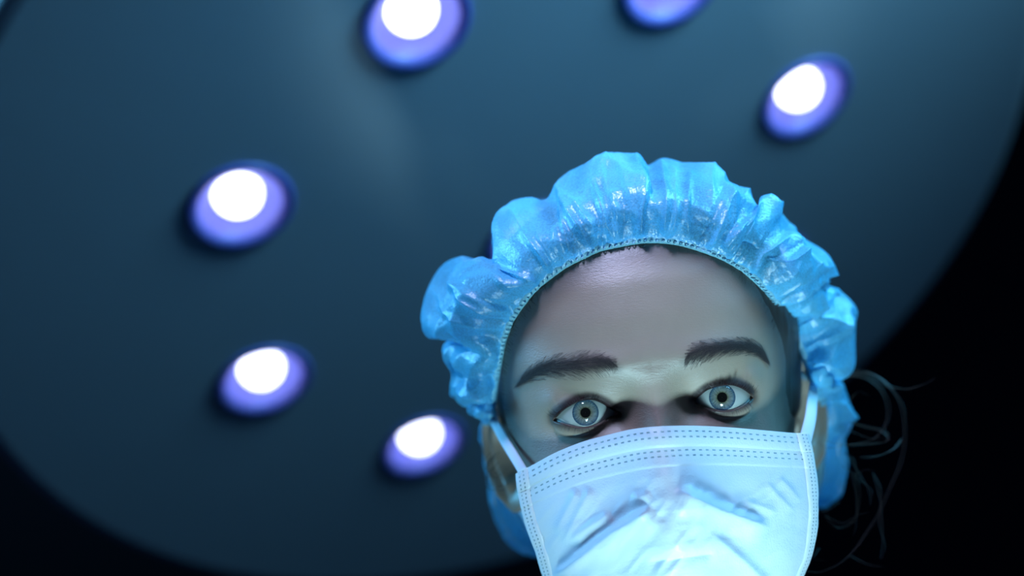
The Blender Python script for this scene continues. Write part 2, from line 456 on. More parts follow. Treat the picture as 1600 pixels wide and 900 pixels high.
# --- eyes: apertures traced round, in the head frame (mm)
LE = [(868.3, 657.8), (879.3, 643.8), (892.8, 634), (905, 627.9), (918.5, 625.2), (929.5, 626.7), (941.7, 632.2), (951.5, 638.9), (960.5, 644.5), (966, 647.5),
      (959, 649.5), (951.5, 650.7), (940.5, 657.2), (928, 662.7), (914.8, 665.8), (903.8, 665.8), (890, 663), (879.3, 660.2)]
RE = [(1179.6, 623.6), (1172.7, 617.8), (1164, 611.3), (1153.9, 606), (1142.4, 603.0), (1129.4, 602.8), (1116.4, 605.5), (1104.8, 610.6), (1096.1, 617.8), (1089.0, 626.8),
      (1097, 632.0), (1109, 636.6), (1123.6, 639.7), (1138, 639.7), (1149.6, 636.9), (1161.2, 632.3), (1171.3, 627.2)]
EYE = []
for pts, (ix, iy) in ((LE, (915.2, 645.5)), (RE, (1129.5, 621.6))):
    P = H(*np.array(pts).T, -0.004)[:, :2] * 1000
    c = H(ix, iy, 0.0)[:2] * 1000
    mid = (P.min(0) + P.max(0)) / 2
    EYE.append(dict(P=P, c=c, mid=mid))
ER, EZ = 14.3, -15.0


def contour_dist(x, v, P):
    """distance to closed polyline P"""
    d = np.full(np.shape(x), 1e9)
    for i in range(len(P)):
        a = P[i]; b = P[(i + 1) % len(P)]; ab = b - a
        t = np.clip(((x - a[0]) * ab[0] + (v - a[1]) * ab[1]) / (ab @ ab), 0, 1)
        d = np.minimum(d, np.hypot(x - a[0] - t * ab[0], v - a[1] - t * ab[1]))
    return d


def zface(x, v):
    z = zbase(x, v)
    for E in EYE:
        rho = np.hypot(x - E['c'][0], (v - E['c'][1]) * 1.06)
        w_ = sstep(24, 15, rho)
        zl = EZ + np.sqrt(np.clip((ER + 1.5) ** 2 - np.minimum(rho, ER + 1.4) ** 2, 0, None)) - 8 * sstep(13, 24, rho) - 0.13 * np.maximum(0, E['c'][1] - v - 5.5) ** 2
        k = 1.1
        zm = np.maximum(z, zl) + k * np.log1p(np.exp(-np.abs(z - zl) / k))
        z = z * (1 - w_) + zm * w_
    return z


# --- head mesh
vs_ = np.concatenate([np.arange(-458, -200, 6.0), np.arange(-200, -120, 3.0), np.arange(-120, 90, 0.8), 90 + 14.5 * np.sin(np.linspace(0, math.pi / 2, 24))])
NTH_F, NTH_B = 264, 110
th = np.concatenate([np.linspace(-math.pi / 2, math.pi / 2, NTH_F, endpoint=False), np.linspace(math.pi / 2, 3 * math.pi / 2, NTH_B, endpoint=False)])
nc, nr = len(th), len(vs_)
TH, VV = np.meshgrid(th, vs_)
W, zc, Z0, Zb = prof_at(VV)
X = W * np.sin(TH)
front = np.arange(nc)[None, :] < NTH_F
s = np.clip(np.abs(np.sin(TH)), 0, 1)
Zback = zc - (zc - Zb) * (1 - s ** 2.3) ** (1 / 2.3)
Z = np.where(front, zface(X, VV), Zback)
HV = np.stack([X, VV, Z], -1).reshape(-1, 3)
# the head is turned a few degrees so that the crown lies straight behind the face
TURN = np.array([ca * 0.10 - sa * 0.083, -sa * 0.10 - ca * 0.083])
def turn(P, z0=-25.0, sc=1.0):
    k = np.maximum(0, z0 * sc - P[..., 2]); P = P.copy(); P[..., 0] += k * TURN[0]; P[..., 1] += k * TURN[1] * (P[..., 1] > -120 * sc); return P
HV = turn(HV)
faces = grid_faces(nr, nc, True)
keep = np.ones(len(faces), bool)
fi = (np.arange(len(faces)) // nc); fj = (np.arange(len(faces)) % nc)
verts = [HV]; allf = []; makeup_shade = [np.zeros(len(HV))]
off = len(HV)
extra_faces = []
for E in EYE:
    cx, cv = E['mid']; Wc = float(prof_at(cv)[0])
    j0, j1 = np.searchsorted(th[:NTH_F], [math.asin((cx - 22) / Wc), math.asin((cx + 22) / Wc)])
    i0, i1 = np.searchsorted(vs_, [cv - 15, cv + 14])
    keep &= ~((fi >= i0) & (fi < i1) & (fj >= j0) & (fj < j1))
    ring = [(i0, j) for j in range(j0, j1)] + [(i, j1) for i in range(i0, i1)] + [(i1, j) for j in range(j1, j0, -1)] + [(i, j0) for i in range(i1, i0, -1)]
    bidx = np.array([i * nc + j for i, j in ring])
    B = HV[bidx][:, :2]
    # dense smooth contour and its matching by squashed angle
    Pc = E['P']; n = len(Pc)
    # smooth contour (corners kept)
    L = spline(np.vstack([Pc, Pc[:1]]), 600)[:-1]
    E['L'] = L
    asp = np.ptp(Pc[:, 0]) / np.ptp(Pc[:, 1])
    ca_ = np.unwrap(np.arctan2((L[:, 1] - cv) * asp, L[:, 0] - cx))
    if ca_[-1] < ca_[0]: ca_ = ca_[::-1]; L = L[::-1]
    asb = np.ptp(B[:, 0]) / np.ptp(B[:, 1])
    ba = np.arctan2((B[:, 1] - cv) * asb, B[:, 0] - cx)
    q = (ba - ca_[0]) % (2 * math.pi) + ca_[0]
    o_ = np.argsort(ca_)
    C = np.stack([np.interp(q, np.r_[ca_[o_], ca_[o_][0] + 2 * math.pi], np.r_[L[o_, k], L[o_, k][0]]) for k in (0, 1)], -1)
    nb = len(B); NR = 46
    tt = (np.arange(1, NR + 1) / NR)
    tt = 1 - (1 - tt) ** 1.0
    tt = 1 - (1 - tt)          # 0 outer .. 1 aperture
    rings = []
    mk = []
    for t in tt:
        t_ = 1 - (1 - t) ** 1.7
        xy = B * (1 - t_) + C * t_
        e_ = contour_dist(xy[:, 0], xy[:, 1], L[::4])
        z = zface(xy[:, 0], xy[:, 1])
        rho = np.hypot(xy[:, 0] - E['c'][0], xy[:, 1] - E['c'][1])
        zeye = EZ + np.sqrt(np.clip(ER ** 2 - np.minimum(rho, ER - 0.3) ** 2, 0, None))
        cw = sstep(1.5, 0.0, e_)
        z = z * (1 - cw) + np.minimum(z, zeye + 1.4) * cw
        z = z - 1.9 * (1 - sstep(0.0, 0.9, e_))
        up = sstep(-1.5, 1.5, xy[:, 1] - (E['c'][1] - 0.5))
        m_ = np.exp(-(e_ / 4.0) ** 6) * up + np.exp(-(e_ / 3.4) ** 3) * 0.80 * (1 - up)  # upper lid: makeup; lower band: makeup plus the mask's shadow painted into the skin
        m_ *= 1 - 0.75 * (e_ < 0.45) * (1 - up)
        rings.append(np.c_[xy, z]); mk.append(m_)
    for fin, dz in ((0.06, 0.3), (0.16, 0.9), (0.30, 4.0)):
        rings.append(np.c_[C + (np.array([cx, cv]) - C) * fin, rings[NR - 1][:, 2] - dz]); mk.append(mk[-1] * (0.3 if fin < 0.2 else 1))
    RV = np.concatenate(rings)
    verts.append(RV); makeup_shade.append(np.concatenate(mk))
    idx = np.vstack([bidx[None, :], off + np.arange(len(RV)).reshape(-1, nb)])
    for r in range(len(idx) - 1):
        a = idx[r]; b = np.roll(a, -1); d = idx[r + 1]; c_ = np.roll(d, -1)
        extra_faces.append(np.stack([a, b, c_, d], -1))
    off += len(RV)
faces = faces[keep]

# --- ears: relief plates that grow out of the head side, in the same mesh
def ear(side):
    na, nrr = 72, 30
    ph = np.arange(na) * 2 * math.pi / na
    R = []
    for back in (0, 1):
        for k in range(nrr + 1):
            r = k / nrr if not back else 1 - k / nrr
            rr = np.full(na, max(r, 1e-3))
            # outline: tall egg, lobe below
            hb_ = np.where(np.sin(ph) > 0, 31, 30)
            wa = 18 * (1 + 0.18 * np.sin(ph)) * (1 - 0.10 * (np.sin(ph) < -0.5))
            a = wa * rr * np.cos(ph); b = hb_ * rr * np.sin(ph)
            if not back:
                helix = 5.5 * np.exp(-((rr - 0.88) / 0.11) ** 2) * sstep(-0.95, -0.5, np.sin(ph) + 0.3 * np.cos(ph))
                anti = 4.5 * np.exp(-((rr - 0.56) / 0.12) ** 2) * sstep(-0.3, 0.4, np.cos(ph))
                concha = -9.0 * np.exp(-((a + 3) / 8.5) ** 2 - ((b + 4) / 10) ** 2)
                trag = 5.0 * np.exp(-((a + 14) / 4) ** 2 - ((b + 4) / 5) ** 2)
                lobe = 2.0 * np.exp(-(a / 9) ** 2 - ((b + 25) / 7) ** 2)
                h = helix + anti + concha + trag + lobe + 1.0
            else:
                h = -2.6 * np.sqrt(np.clip(1 - rr ** 2, 0, 1)) - 0.3 + 0 * ph - 8.8 * np.exp(-((a + 3) / 8.5) ** 2 - ((b + 4) / 10) ** 2)
            R.append(np.stack([a, b, h], -1))
    P = np.concatenate(R)
    flare = math.radians(38)                                    # ear plate leaves the skull at this angle
    ax = np.array([side * math.sin(flare), 0.0, -math.cos(flare)])   # towards the rim
    nn = np.array([side * math.cos(flare), 0.0, math.sin(flare)])    # outward face
    upv = np.array([0, 1, -0.12]); upv /= np.linalg.norm(upv)
    O = np.array([side * 73.5, -16.0, -86.0])
    Vv = O + P[:, :1] * ax + P[:, 1:2] * upv + P[:, 2:] * nn
    Ff = grid_faces(2 * (nrr + 1), na, True)
    if side < 0: Ff = Ff[:, ::-1]
    return Vv, Ff
earf = []
for sd in (-1, 1):
    V_, F_ = ear(sd); V_ = turn(V_) + np.array([[2.5 if sd < 0 else -1.0, 0, 0]])
    verts.append(V_); makeup_shade.append(np.zeros(len(V_))); earf.append(F_ + off); off += len(V_)

BV = np.concatenate(verts)
BF = np.concatenate([faces] + extra_faces + earf)

BL_T = [(967, 570), (960, 562), (945, 557), (920, 556), (882, 560), (850, 568), (825, 585), (814, 603)]
BL_B = [(965, 582), (957, 583), (945, 584), (912, 587), (878, 588), (848, 592), (828, 600), (813, 608)]
BR_T = [(1067, 558), (1073, 549), (1090, 540), (1122, 535), (1160, 533), (1185, 537), (1202, 547), (1214, 564)]
BR_B = [(1068, 573), (1078, 573), (1090, 569), (1110, 561), (1135, 554), (1165, 552), (1192, 557), (1211, 568)]
# hairline (photo outline) used by skin tint and hair shell
HL = H(*np.array([(786, 720), (797, 690), (792, 650), (786, 620), (786, 590), (792, 556), (803, 525), (822, 490), (850, 456), (885, 428), (930, 404), (975, 392), (1030, 389), (1085, 396),
                  (1130, 415), (1165, 440), (1192, 470), (1215, 505), (1232, 545), (1238, 585), (1240, 620), (1250, 660), (1258, 690)]).T, -0.012)[:, :2] * 1000


def hair_sd(x, v):
    """>0 outside the hairline (in the hair), mm"""
    from_c = np.array([0, 5.0])
    ang = np.arctan2(HL[:, 1] - from_c[1], HL[:, 0] - from_c[0]); ang = np.where(ang < -math.pi / 2, ang + 2 * math.pi, ang)
    rad = np.hypot(HL[:, 0] - from_c[0], HL[:, 1] - from_c[1])
    o = np.argsort(ang)
    a = np.arctan2(v - from_c[1], x - from_c[0]); a = np.where(a < -math.pi / 2, a + 2 * math.pi, a)
    return np.hypot(x - from_c[0], v - from_c[1]) - np.interp(a, ang[o], rad[o])

sdv = hair_sd(BV[:, 0], BV[:, 1])
scalp = sstep(-12.0, 2.0, sdv) * (BV[:, 1] > -30) * (BV[:, 2] > -190)
n_ear = sum(len(v) for v in verts[-2:])
scalp[-n_ear:] = 0
scalp *= sstep(-50, -20, BV[:, 1])
mk_all = np.clip(np.concatenate(makeup_shade), 0, 1)
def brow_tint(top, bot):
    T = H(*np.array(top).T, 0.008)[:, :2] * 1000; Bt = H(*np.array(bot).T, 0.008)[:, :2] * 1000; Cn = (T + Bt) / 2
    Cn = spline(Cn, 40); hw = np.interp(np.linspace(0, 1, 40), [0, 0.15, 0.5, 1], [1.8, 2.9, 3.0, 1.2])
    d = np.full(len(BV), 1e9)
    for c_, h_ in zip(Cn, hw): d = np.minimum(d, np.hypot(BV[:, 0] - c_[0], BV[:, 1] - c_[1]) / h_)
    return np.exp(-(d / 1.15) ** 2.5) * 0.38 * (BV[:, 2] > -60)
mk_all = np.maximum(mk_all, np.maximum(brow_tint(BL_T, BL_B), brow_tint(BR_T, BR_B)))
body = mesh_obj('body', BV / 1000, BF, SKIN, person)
add_attr(body, 'makeup_shade', mk_all)
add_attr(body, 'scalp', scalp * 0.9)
bm = bmesh.new(); bm.from_mesh(body.data); bmesh.ops.recalc_face_normals(bm, faces=bm.faces); bm.to_mesh(body.data); bm.free()

# --- hair shell under the cap and combed-back strands
n3 = np.zeros_like(HV).reshape(nr, nc, 3)
G = HV.reshape(nr, nc, 3)
du = np.roll(G, -1, 1) - np.roll(G, 1, 1); dv = np.gradient(G, axis=0)
n3 = np.cross(du, dv); n3 /= np.maximum(np.linalg.norm(n3, axis=-1, keepdims=True), 1e-9)
rows = np.where(vs_ > -75)[0]
sd = hair_sd(G[..., 0], G[..., 1]) - 3.0
sd = np.where(G[..., 2] < -70, np.maximum(sd, 8), sd)
sd = sd - 20 * sstep(-14, -30, G[..., 1]) * sstep(-112, -98, G[..., 2])
thick = np.clip(sd * 0.28, -2.5, 3.5) + 0.5 * vnoise2(TH * 40, VV * 0.08, 3)
HS = (G + n3 * thick[..., None])[rows]
HF = grid_faces(len(rows), nc, True)
HF = HF[(sd[rows].reshape(-1)[HF] > -8).any(1)]
_used = np.unique(HF); _map = np.zeros(len(rows) * nc, int); _map[_used] = np.arange(len(_used))
hair = mesh_obj('hair', HS.reshape(-1, 3)[_used] / 1000, _map[HF], HAIR, person)


def surf_z(x, v): return zface(np.asarray(x, float), np.asarray(v, float))


def head_normal(x, v):
    h = 0.6
    zx = (surf_z(x + h, v) - surf_z(x - h, v)) / (2 * h); zy = (surf_z(x, v + h) - surf_z(x, v - h)) / (2 * h)
    n = np.stack([-zx, -zy, np.ones_like(zx)], -1)
    return n / np.linalg.norm(n, axis=-1, keepdims=True)


def strand(x0, v0, dirx, dirv, length, lift, curl, npts=6):
    t = np.linspace(0, 1, npts)
    a = math.atan2(dirv, dirx)
    ang = a + curl * t
    x = x0 + np.cumsum(np.r_[0, np.cos(ang[1:])]) * length / (npts - 1); v = v0 + np.cumsum(np.r_[0, np.sin(ang[1:])]) * length / (npts - 1)
    z = surf_z(x, v); n = head_normal(x, v)
    return (np.c_[x, v, z] + n * (lift[0] + (lift[1] - lift[0]) * t)[:, None]) / 1000

# short hairs across the hairline, combed back
lines = []
for i in range(450):
    k = random.random() * (len(HL) - 1); a = int(k); f = k - a
    p = HL[a] * (1 - f) + HL[min(a + 1, len(HL) - 1)] * f
    c = np.array([0, 5.0]); out_ = (p - c) / np.linalg.norm(p - c)
    p = p + out_ * random.uniform(-1.5, 4.0)
    if p[1] < -25: continue
    W_ = float(prof_at(p[1])[0])
    if abs(p[0]) > W_ * 0.93: continue
    tang = np.array([-out_[1], out_[0]]) * (1 if p[0] < 0 else -1)
    d = out_ * 1.0 - tang * random.uniform(0.0, 0.8) * min(1, abs(p[0]) / 30)
    L_ = random.uniform(4, 9)
    if abs(p[0] + d[0] * L_) > W_ * 0.97: L_ = 3
    lines.append(strand(p[0], p[1], d[0], d[1], L_, (0.0, 0.9), random.uniform(-.4, .4), 5))
fine = curves_obj('hairline_strands', lines, 0.00005, HAIR, hair, res=0)

# --- eyebrows
def brow(top, bot, n, seed, side):
    rs = np.random.default_rng(seed)
    T = spline(H(*np.array(top).T, 0.008)[:, :2] * 1000, 50); Bt = spline(H(*np.array(bot).T, 0.008)[:, :2] * 1000, 50)
    out = []
    for i in range(n):
        u = rs.random() ** 0.9; w_ = np.clip(rs.normal(0.5, 0.36), -0.3, 1.3)
        k = u * 49; a = int(k); f = k - a; b = min(a + 1, 49)
        t = T[a] * (1 - f) + T[b] * f; bb = Bt[a] * (1 - f) + Bt[b] * f
        p = bb * (1 - w_) + t * w_
        tan = (T[b] + Bt[b] - T[max(a - 1, 0)] - Bt[max(a - 1, 0)]); tan /= np.linalg.norm(tan)
        nor = np.array([-tan[1], tan[0]]);
        if nor[1] < 0: nor = -nor
        rise = (0.7 - 1.5 * w_) * (1 - 0.6 * u) + 0.5 * (1 - u) ** 2 + rs.normal(0, 0.12)
        d = tan + nor * rise
        out.append(strand(p[0], p[1], d[0], d[1], rs.uniform(3.5, 7.5) * (1 - 0.3 * u), (0.0, 0.75), -side * rs.uniform(0.1, 0.5) * (0 if w_ > 0.5 else 1), 6))
    return out
BROW, nt, _b = principled('eyebrow_hair', (0.045, 0.036, 0.038), 0.6)
for k, (a, b, sd_) in enumerate(((BL_T, BL_B, -1), (BR_T, BR_B, 1))):
    curves_obj('eyebrow', brow(a, b, 1700, 5 + k, sd_), 0.000032, BROW, person)

# --- eyeballs
for k, E in enumerate(EYE):
    cx, cv = E['c']; C0 = np.array([cx, cv, EZ])
    a = np.linspace(0, math.pi, 60); nseg = 72; ph = np.arange(nseg) * 2 * math.pi / nseg
    RI = 5.75
    cut = math.asin(RI / ER)
    aa = np.concatenate([np.linspace(cut, math.pi - 0.01, 56)])
    V = np.array([(cx + ER * math.sin(t) * math.cos(p), cv + ER * math.sin(t) * math.sin(p), EZ + ER * math.cos(t)) for t in aa for p in ph])
    eye = mesh_obj('eye', V / 1000, grid_faces(len(aa), nseg, True), SCLERA, person)
    rr = np.linspace(0.02, 1, 24); zi = EZ + ER * math.cos(cut)
    V = np.array([(cx + RI * r * math.cos(p), cv + RI * r * math.sin(p), zi - 0.35 * (1 - r)) for r in rr for p in np.r_[ph, 2 * math.pi]])
    nn = nseg + 1
    ir = mesh_obj('iris', V / 1000, grid_faces(len(rr), nn), IRIS, eye)
    add_uv(ir, [(p / (2 * math.pi), r) for r in rr for p in np.r_[ph, 2 * math.pi]])
    # cornea dome
    RC = 8.0; cc = math.asin((RI + 0.35) / RC); zc_ = zi - 0.25 - RC * math.cos(cc)
    tt_ = np.linspace(0.002, cc, 20)
    V = np.array([(cx + RC * math.sin(t) * math.cos(p), cv + RC * math.sin(t) * math.sin(p), zc_ + RC * math.cos(t)) for t in tt_ for p in ph])
    mesh_obj('cornea', V / 1000, grid_faces(len(tt_), nseg, True), CORNEA, eye)
    # flesh in the inner corner
    ic = H(962.0, 647.2, -0.010) if k == 0 else H(1092.5, 626.0, -0.010)
    u = np.linspace(0.01, math.pi - 0.01, 14); p2 = np.arange(20) * 2 * math.pi / 20
    V = np.array([(ic[0] * 1000 + 2.6 * math.sin(t) * math.cos(p), ic[1] * 1000 + 1.3 * math.sin(t) * math.sin(p), -11.2 + 2.0 * math.cos(t)) for t in u for p in p2])
    mesh_obj('tear_duct', V / 1000, grid_faces(14, 20, True), CARUNCLE, eye)
    # lashes
    L = E['L']; rs = np.random.default_rng(40 + k); cxm, cvm = E['mid']
    side = -1 if k == 0 else 1
    xa, xb = L[:, 0].min(), L[:, 0].max(); lashes = []
    for upper, num in ((1, 110), (0, 60)):
        sel = L[(L[:, 1] > np.interp(L[:, 0], [xa, xb], [L[L[:, 0].argmin(), 1], L[L[:, 0].argmax(), 1]])) == bool(upper)]
        sel = sel[np.argsort(sel[:, 0])]
        for i in range(num):
            f = rs.uniform(0.03, 0.97) if upper else rs.uniform(0.05, 0.9)
            fr_ = f if side > 0 else 1 - f                      # 0 inner, 1 outer
            p = sel[int(fr_ * (len(sel) - 1)) if side > 0 else int((1 - f) * (len(sel) - 1))] if False else sel[int((f if side > 0 else 1 - f) * (len(sel) - 1))]
            base = np.array([p[0], p[1], 0.0])
            o2 = np.array([(p[0] - cxm) / 15.0, 0.0])
            rho = math.hypot(p[0] - E['c'][0], p[1] - E['c'][1])
            zeye = EZ + math.sqrt(max(ER ** 2 - min(rho, ER - 0.3) ** 2, 0.1))
            n_l = (4.6 + 2.6 * f) if upper else (2.8 + 1.8 * f)
            n_l *= rs.uniform(0.75, 1.1)
            t = np.linspace(0, 1, 7)
            sgn = 1 if upper else -1
            fan = o2[0] * 0.9 + rs.normal(0, 0.10)
            dirv = sgn * (0.62 if upper else 0.75)
            # leaves the lid towards the camera, then curls away from the eye
            x = p[0] + n_l * t * fan * 0.8
            y = p[1] + sgn * 0.5 + n_l * (dirv * (0.12 * t + 0.75 * t ** 2))
            z = zeye + 1.1 + n_l * (0.85 * t - 0.40 * t ** 2)
            lashes.append(np.c_[x, y, z] / 1000)
    curves_obj('eyelashes', lashes, 0.00006, LASH, person)

# ================================================================== CAP
def ridge(px, py, pl, amp, wup, wdn, taper=30):
    """fold along the polyline pl (photo outline of the fold); wup/wdn = widths above / below, in px"""
    pl = np.array(pl, float); best = np.full(px.shape, 1e9); sg = np.zeros(px.shape); tp = np.zeros(px.shape)
    seg = np.r_[0, np.cumsum(np.linalg.norm(np.diff(pl, axis=0), axis=1))]
    for i in range(len(pl) - 1):
        a, b = pl[i], pl[i + 1]; ab = b - a; l2 = ab @ ab
        t = np.clip(((px - a[0]) * ab[0] + (py - a[1]) * ab[1]) / l2, 0, 1)
        d = np.hypot(px - a[0] - t * ab[0], py - a[1] - t * ab[1])
        cr_ = ab[0] * (py - a[1]) - ab[1] * (px - a[0])
        if ab[0] < 0: cr_ = -cr_
        m = d < best; best = np.where(m, d, best); sg = np.where(m, np.sign(cr_), sg); tp = np.where(m, seg[i] + t * math.sqrt(l2), tp)
    wd = np.where(sg > 0, wdn, wup)                             # cr>0: below the line
    end = sstep(0, taper, tp) * sstep(0, taper, seg[-1] - tp)
    return amp * np.exp(-(best / wd) ** 1.5) * end * np.where(best < 4 * wd, 1, 0)

ST = [((771, 650), (735, 640)), ((772, 632), (738, 622)), ((774, 615), (703, 619)), ((776, 596), (712, 580)), ((779, 578), (702, 545)), ((783, 555), (714, 530)),
      ((788, 533), (668, 502)), ((794, 516), (662, 468)), ((801, 500), (673, 436)), ((810, 485), (694, 410)), ((818, 474), (722, 401)), ((828, 461), (748, 410)),
      ((838, 450), (771, 414)), ((846, 443), (769, 375)), ((856, 435), (772, 343)), ((868, 426), (797, 321)), ((882, 416), (828, 312)), ((898, 407), (856, 314)),
      ((915, 399), (885, 286)), ((935, 390), (915, 267)), ((955, 385), (950, 254)), ((980, 380), (995, 243)), ((1000, 377), (1011, 258)), ((1020, 376), (1036, 247)),
      ((1040, 377), (1063, 253)), ((1062, 380), (1093, 265)), ((1085, 386), (1125, 284)), ((1108, 394), (1155, 304)), ((1130, 403), (1178, 323)), ((1148, 413), (1203, 320)),
      ((1163, 423), (1219, 334)), ((1178, 436), (1246, 351)), ((1190, 449), (1254, 366)), ((1202, 463), (1290, 390)), ((1212, 476), (1300, 408)), ((1222, 491), (1289, 433)),
      ((1231, 506), (1301, 454)), ((1239, 522), (1337, 484)), ((1247, 540), (1335, 525)), ((1254, 556), (1328, 574)), ((1261, 573), (1300, 585)), ((1267, 592), (1292, 586))]
BK = [((1272, 615, -92), (1318, 592, -105)), ((1276, 650, -100), (1332, 640, -112)), ((1280, 690, -112), (1330, 664, -118)), ((1280, 715, -115), (1316, 690, -122)), ((1275, 750, -125), (1324, 740, -128)), ((1255, 790, -138), (1300, 782, -138)),
      ((1180, 835, -152), (1230, 800, -160)), ((1050, 850, -160), (1050, 860, -185)), ((920, 850, -155), (870, 868, -165)), ((850, 830, -142), (812, 862, -150)), ((805, 780, -130), (776, 818, -140)),
      ((785, 740, -120), (763, 760, -130)), ((775, 700, -110), (755, 700, -118)), ((770, 668, -98), (748, 672, -108)), ((769, 655, -85), (756, 652, -95))]
Bp, Op = [], []
for (bp, op) in ST:
    z = -0.02
    for _ in range(25):
        p = H(*bp, z); v_ = p[1] * 1000; W_ = float(prof_at(v_)[0])
        x_ = np.clip(p[0] * 1000, -W_ * 0.985, W_ * 0.985)
        z = 0.6 * z + 0.4 * float(surf_z(x_, v_)) / 1000
    z = max(z, -0.068)
    Bp.append(H(*bp, z + 0.0022)); zo = -0.050 + 0.5 * z
    Op.append(H(*op, zo))
for (bp, op) in BK:
    Bp.append(H(bp[0], bp[1], bp[2] / 1000)); Op.append(H(op[0], op[1], op[2] / 1000))
Bp = np.array(Bp); Op = np.array(Op)
ns = len(Bp)


def periodic_resample(P, n):
    m = len(P); t = np.linspace(0, m, n, endpoint=False); k = np.floor(t).astype(int); u = (t - k)[:, None]
    p0, p1, p2, p3 = P[(k - 1) % m], P[k % m], P[(k + 1) % m], P[(k + 2) % m]
    return 0.5 * (2 * p1 + (p2 - p0) * u + (2 * p0 - 5 * p1 + 4 * p2 - p3) * u ** 2 + (3 * p1 - p0 - 3 * p2 + p3) * u ** 3)


NPH, NS = 1300, 120
Bc = periodic_resample(Bp, NPH); Oc = periodic_resample(Op, NPH)
K = np.array([0.0 + 0.012, 0.045 - 0.012, -0.196])
phi = np.arange(NPH) / NPH
is_back = sstep(42.5 / ns, 45 / ns, phi) * (1 - sstep((ns - 2) / ns, 1.0, phi))
M1 = Bc * 0.62 + Oc * 0.38; M1[:, 2] = Bc[:, 2] + 0.004 * (1 - is_back) - 0.008 * is_back
M2 = Bc * 0.22 + Oc * 0.78; M2[:, 2] = Bc[:, 2] * 0.55 + Oc[:, 2] * 0.45
O2 = Oc * 0.97 + K * 0.03; O2[:, 2] = Oc[:, 2] - 0.025
O3 = Oc * 0.84 + K * 0.16; O3[:, 2] = np.minimum(Oc[:, 2] - 0.07, -0.15)
ctrl = np.stack([Bc, M1, M2, Oc, O2, O3, np.broadcast_to(K, Bc.shape)], 0)
# smooth loft through the control rows
tk = np.array([0, 0.22, 0.42, 0.58, 0.70, 0.85, 1.0]); tsamp = np.linspace(0, 1, NS) ** 1.0
Q = np.concatenate([[2 * ctrl[0] - ctrl[1]], ctrl, [2 * ctrl[-1] - ctrl[-2]]])
rows_ = []
for t in tsamp:
    k = min(np.searchsorted(tk, t, side='right') - 1, 5); u = (t - tk[k]) / (tk[k + 1] - tk[k])
    p0, p1, p2, p3 = Q[k], Q[k + 1], Q[k + 2], Q[k + 3]
    rows_.append(0.5 * (2 * p1 + (p2 - p0) * u + (2 * p0 - 5 * p1 + 4 * p2 - p3) * u ** 2 + (3 * p1 - p0 - 3 * p2 + p3) * u ** 3))
S = np.array(rows_)                                            # NS x NPH x 3
# arc-length position round the band so that the pleats are evenly wide
arc = np.r_[0, np.cumsum(np.linalg.norm(np.diff(np.vstack([Bc, Bc[:1]]), axis=0), axis=1))]; arc = arc[:-1] / arc[-1]
du = np.roll(S, -1, 1) - np.roll(S, 1, 1); dv = np.gradient(S, axis=0)
nS = np.cross(du, dv); nS /= np.maximum(np.linalg.norm(nS, axis=-1, keepdims=True), 1e-9)
for ax_ in (0, 1):
    for _ in range(6): nS = (np.roll(nS, 1, 1) + nS + np.roll(nS, -1, 1)) / 3
if nS[20, NPH * 22 // ns, 2] < 0: nS = -nS
tt2 = tsamp[:, None]; A2 = arc[None, :]
def ridged(k, s1, s2, sharp=1.0, slew=0.0):
    a = pnoise1((A2 + slew * tt2) % 1, k, s1); b = pnoise1((A2 - slew * tt2) % 1, k, s2)
    mixv = sstep(0.05, 0.6, tt2)
    n = a * (1 - mixv) + b * mixv
    return 1 - np.abs(2 * n - 1) ** sharp
env0 = sstep(0, 0.04, tt2) * (1 - sstep(0.16, 0.34, tt2))
envm = sstep(0.03, 0.22, tt2) * (1 - sstep(0.50, 0.66, tt2))
disp = 0.0012 * env0 * (ridged(190, 1, 2, 0.9) - 0.5) + 0.0040 * sstep(0.01, 0.10, tt2) * (1 - sstep(0.25, 0.55, tt2)) * (ridged(80, 3, 4, 0.75, 0.012) - 0.5)
disp = disp + 0.0070 * envm * (ridged(46, 5, 6, 0.8, 0.02) - 0.5) + 0.0075 * envm * (ridged(24, 9, 8, 0.9, -0.03) - 0.5)
disp = disp + 0.0055 * sstep(0.06, 0.2, tt2) * (1 - sstep(0.42, 0.6, tt2)) * (ridged(34, 15, 16, 0.7, 0.05) - 0.5)
cr = 1 - np.abs(2 * vnoise2(A2 * 60 + tt2 * 9, tt2 * 12 + A2 * 12, 11) - 1)
disp = disp + 0.0022 * envm * (cr - 0.5)
disp = disp * (1 - 0.75 * is_back[None, :])
# the large creases that show on the crown and at the sides
cpx, cpy = PIX(S); frontm = (tt2 < 0.62) & (is_back[None, :] < 0.5)
for pl, am in (([(994, 240), (1000, 300), (1003, 374)], 0.0050), ([(1034, 245), (1040, 300), (1038, 374)], 0.0042), ([(875, 292), (899, 345), (924, 388)], 0.0042),
               ([(1113, 296), (1135, 330), (1152, 358), (1122, 388)], 0.0036), ([(962, 256), (932, 300), (948, 350), (958, 378)], 0.0034), ([(1128, 392), (1160, 355), (1192, 338), (1215, 338)], 0.0036),
               ([(740, 412), (790, 421), (838, 440)], 0.0036), ([(700, 440), (760, 466), (800, 488)], 0.0032), ([(1262, 398), (1200, 414), (1165, 420)], 0.0034),
               ([(1330, 492), (1290, 528), (1252, 548)], 0.0036), ([(1075, 265), (1072, 320), (1078, 378)], 0.0030), ([(905, 275), (880, 330), (890, 400)], 0.0030), ([(800, 330), (830, 380), (862, 420)], 0.0030)):
    disp = disp + np.where(frontm, ridge(cpx, cpy, pl, am * 0.6, 5, 7, 14) * sstep(0.60, 0.42, tt2) * sstep(0.0, 0.10, tt2), 0)
S2 = S + nS * disp[..., None]
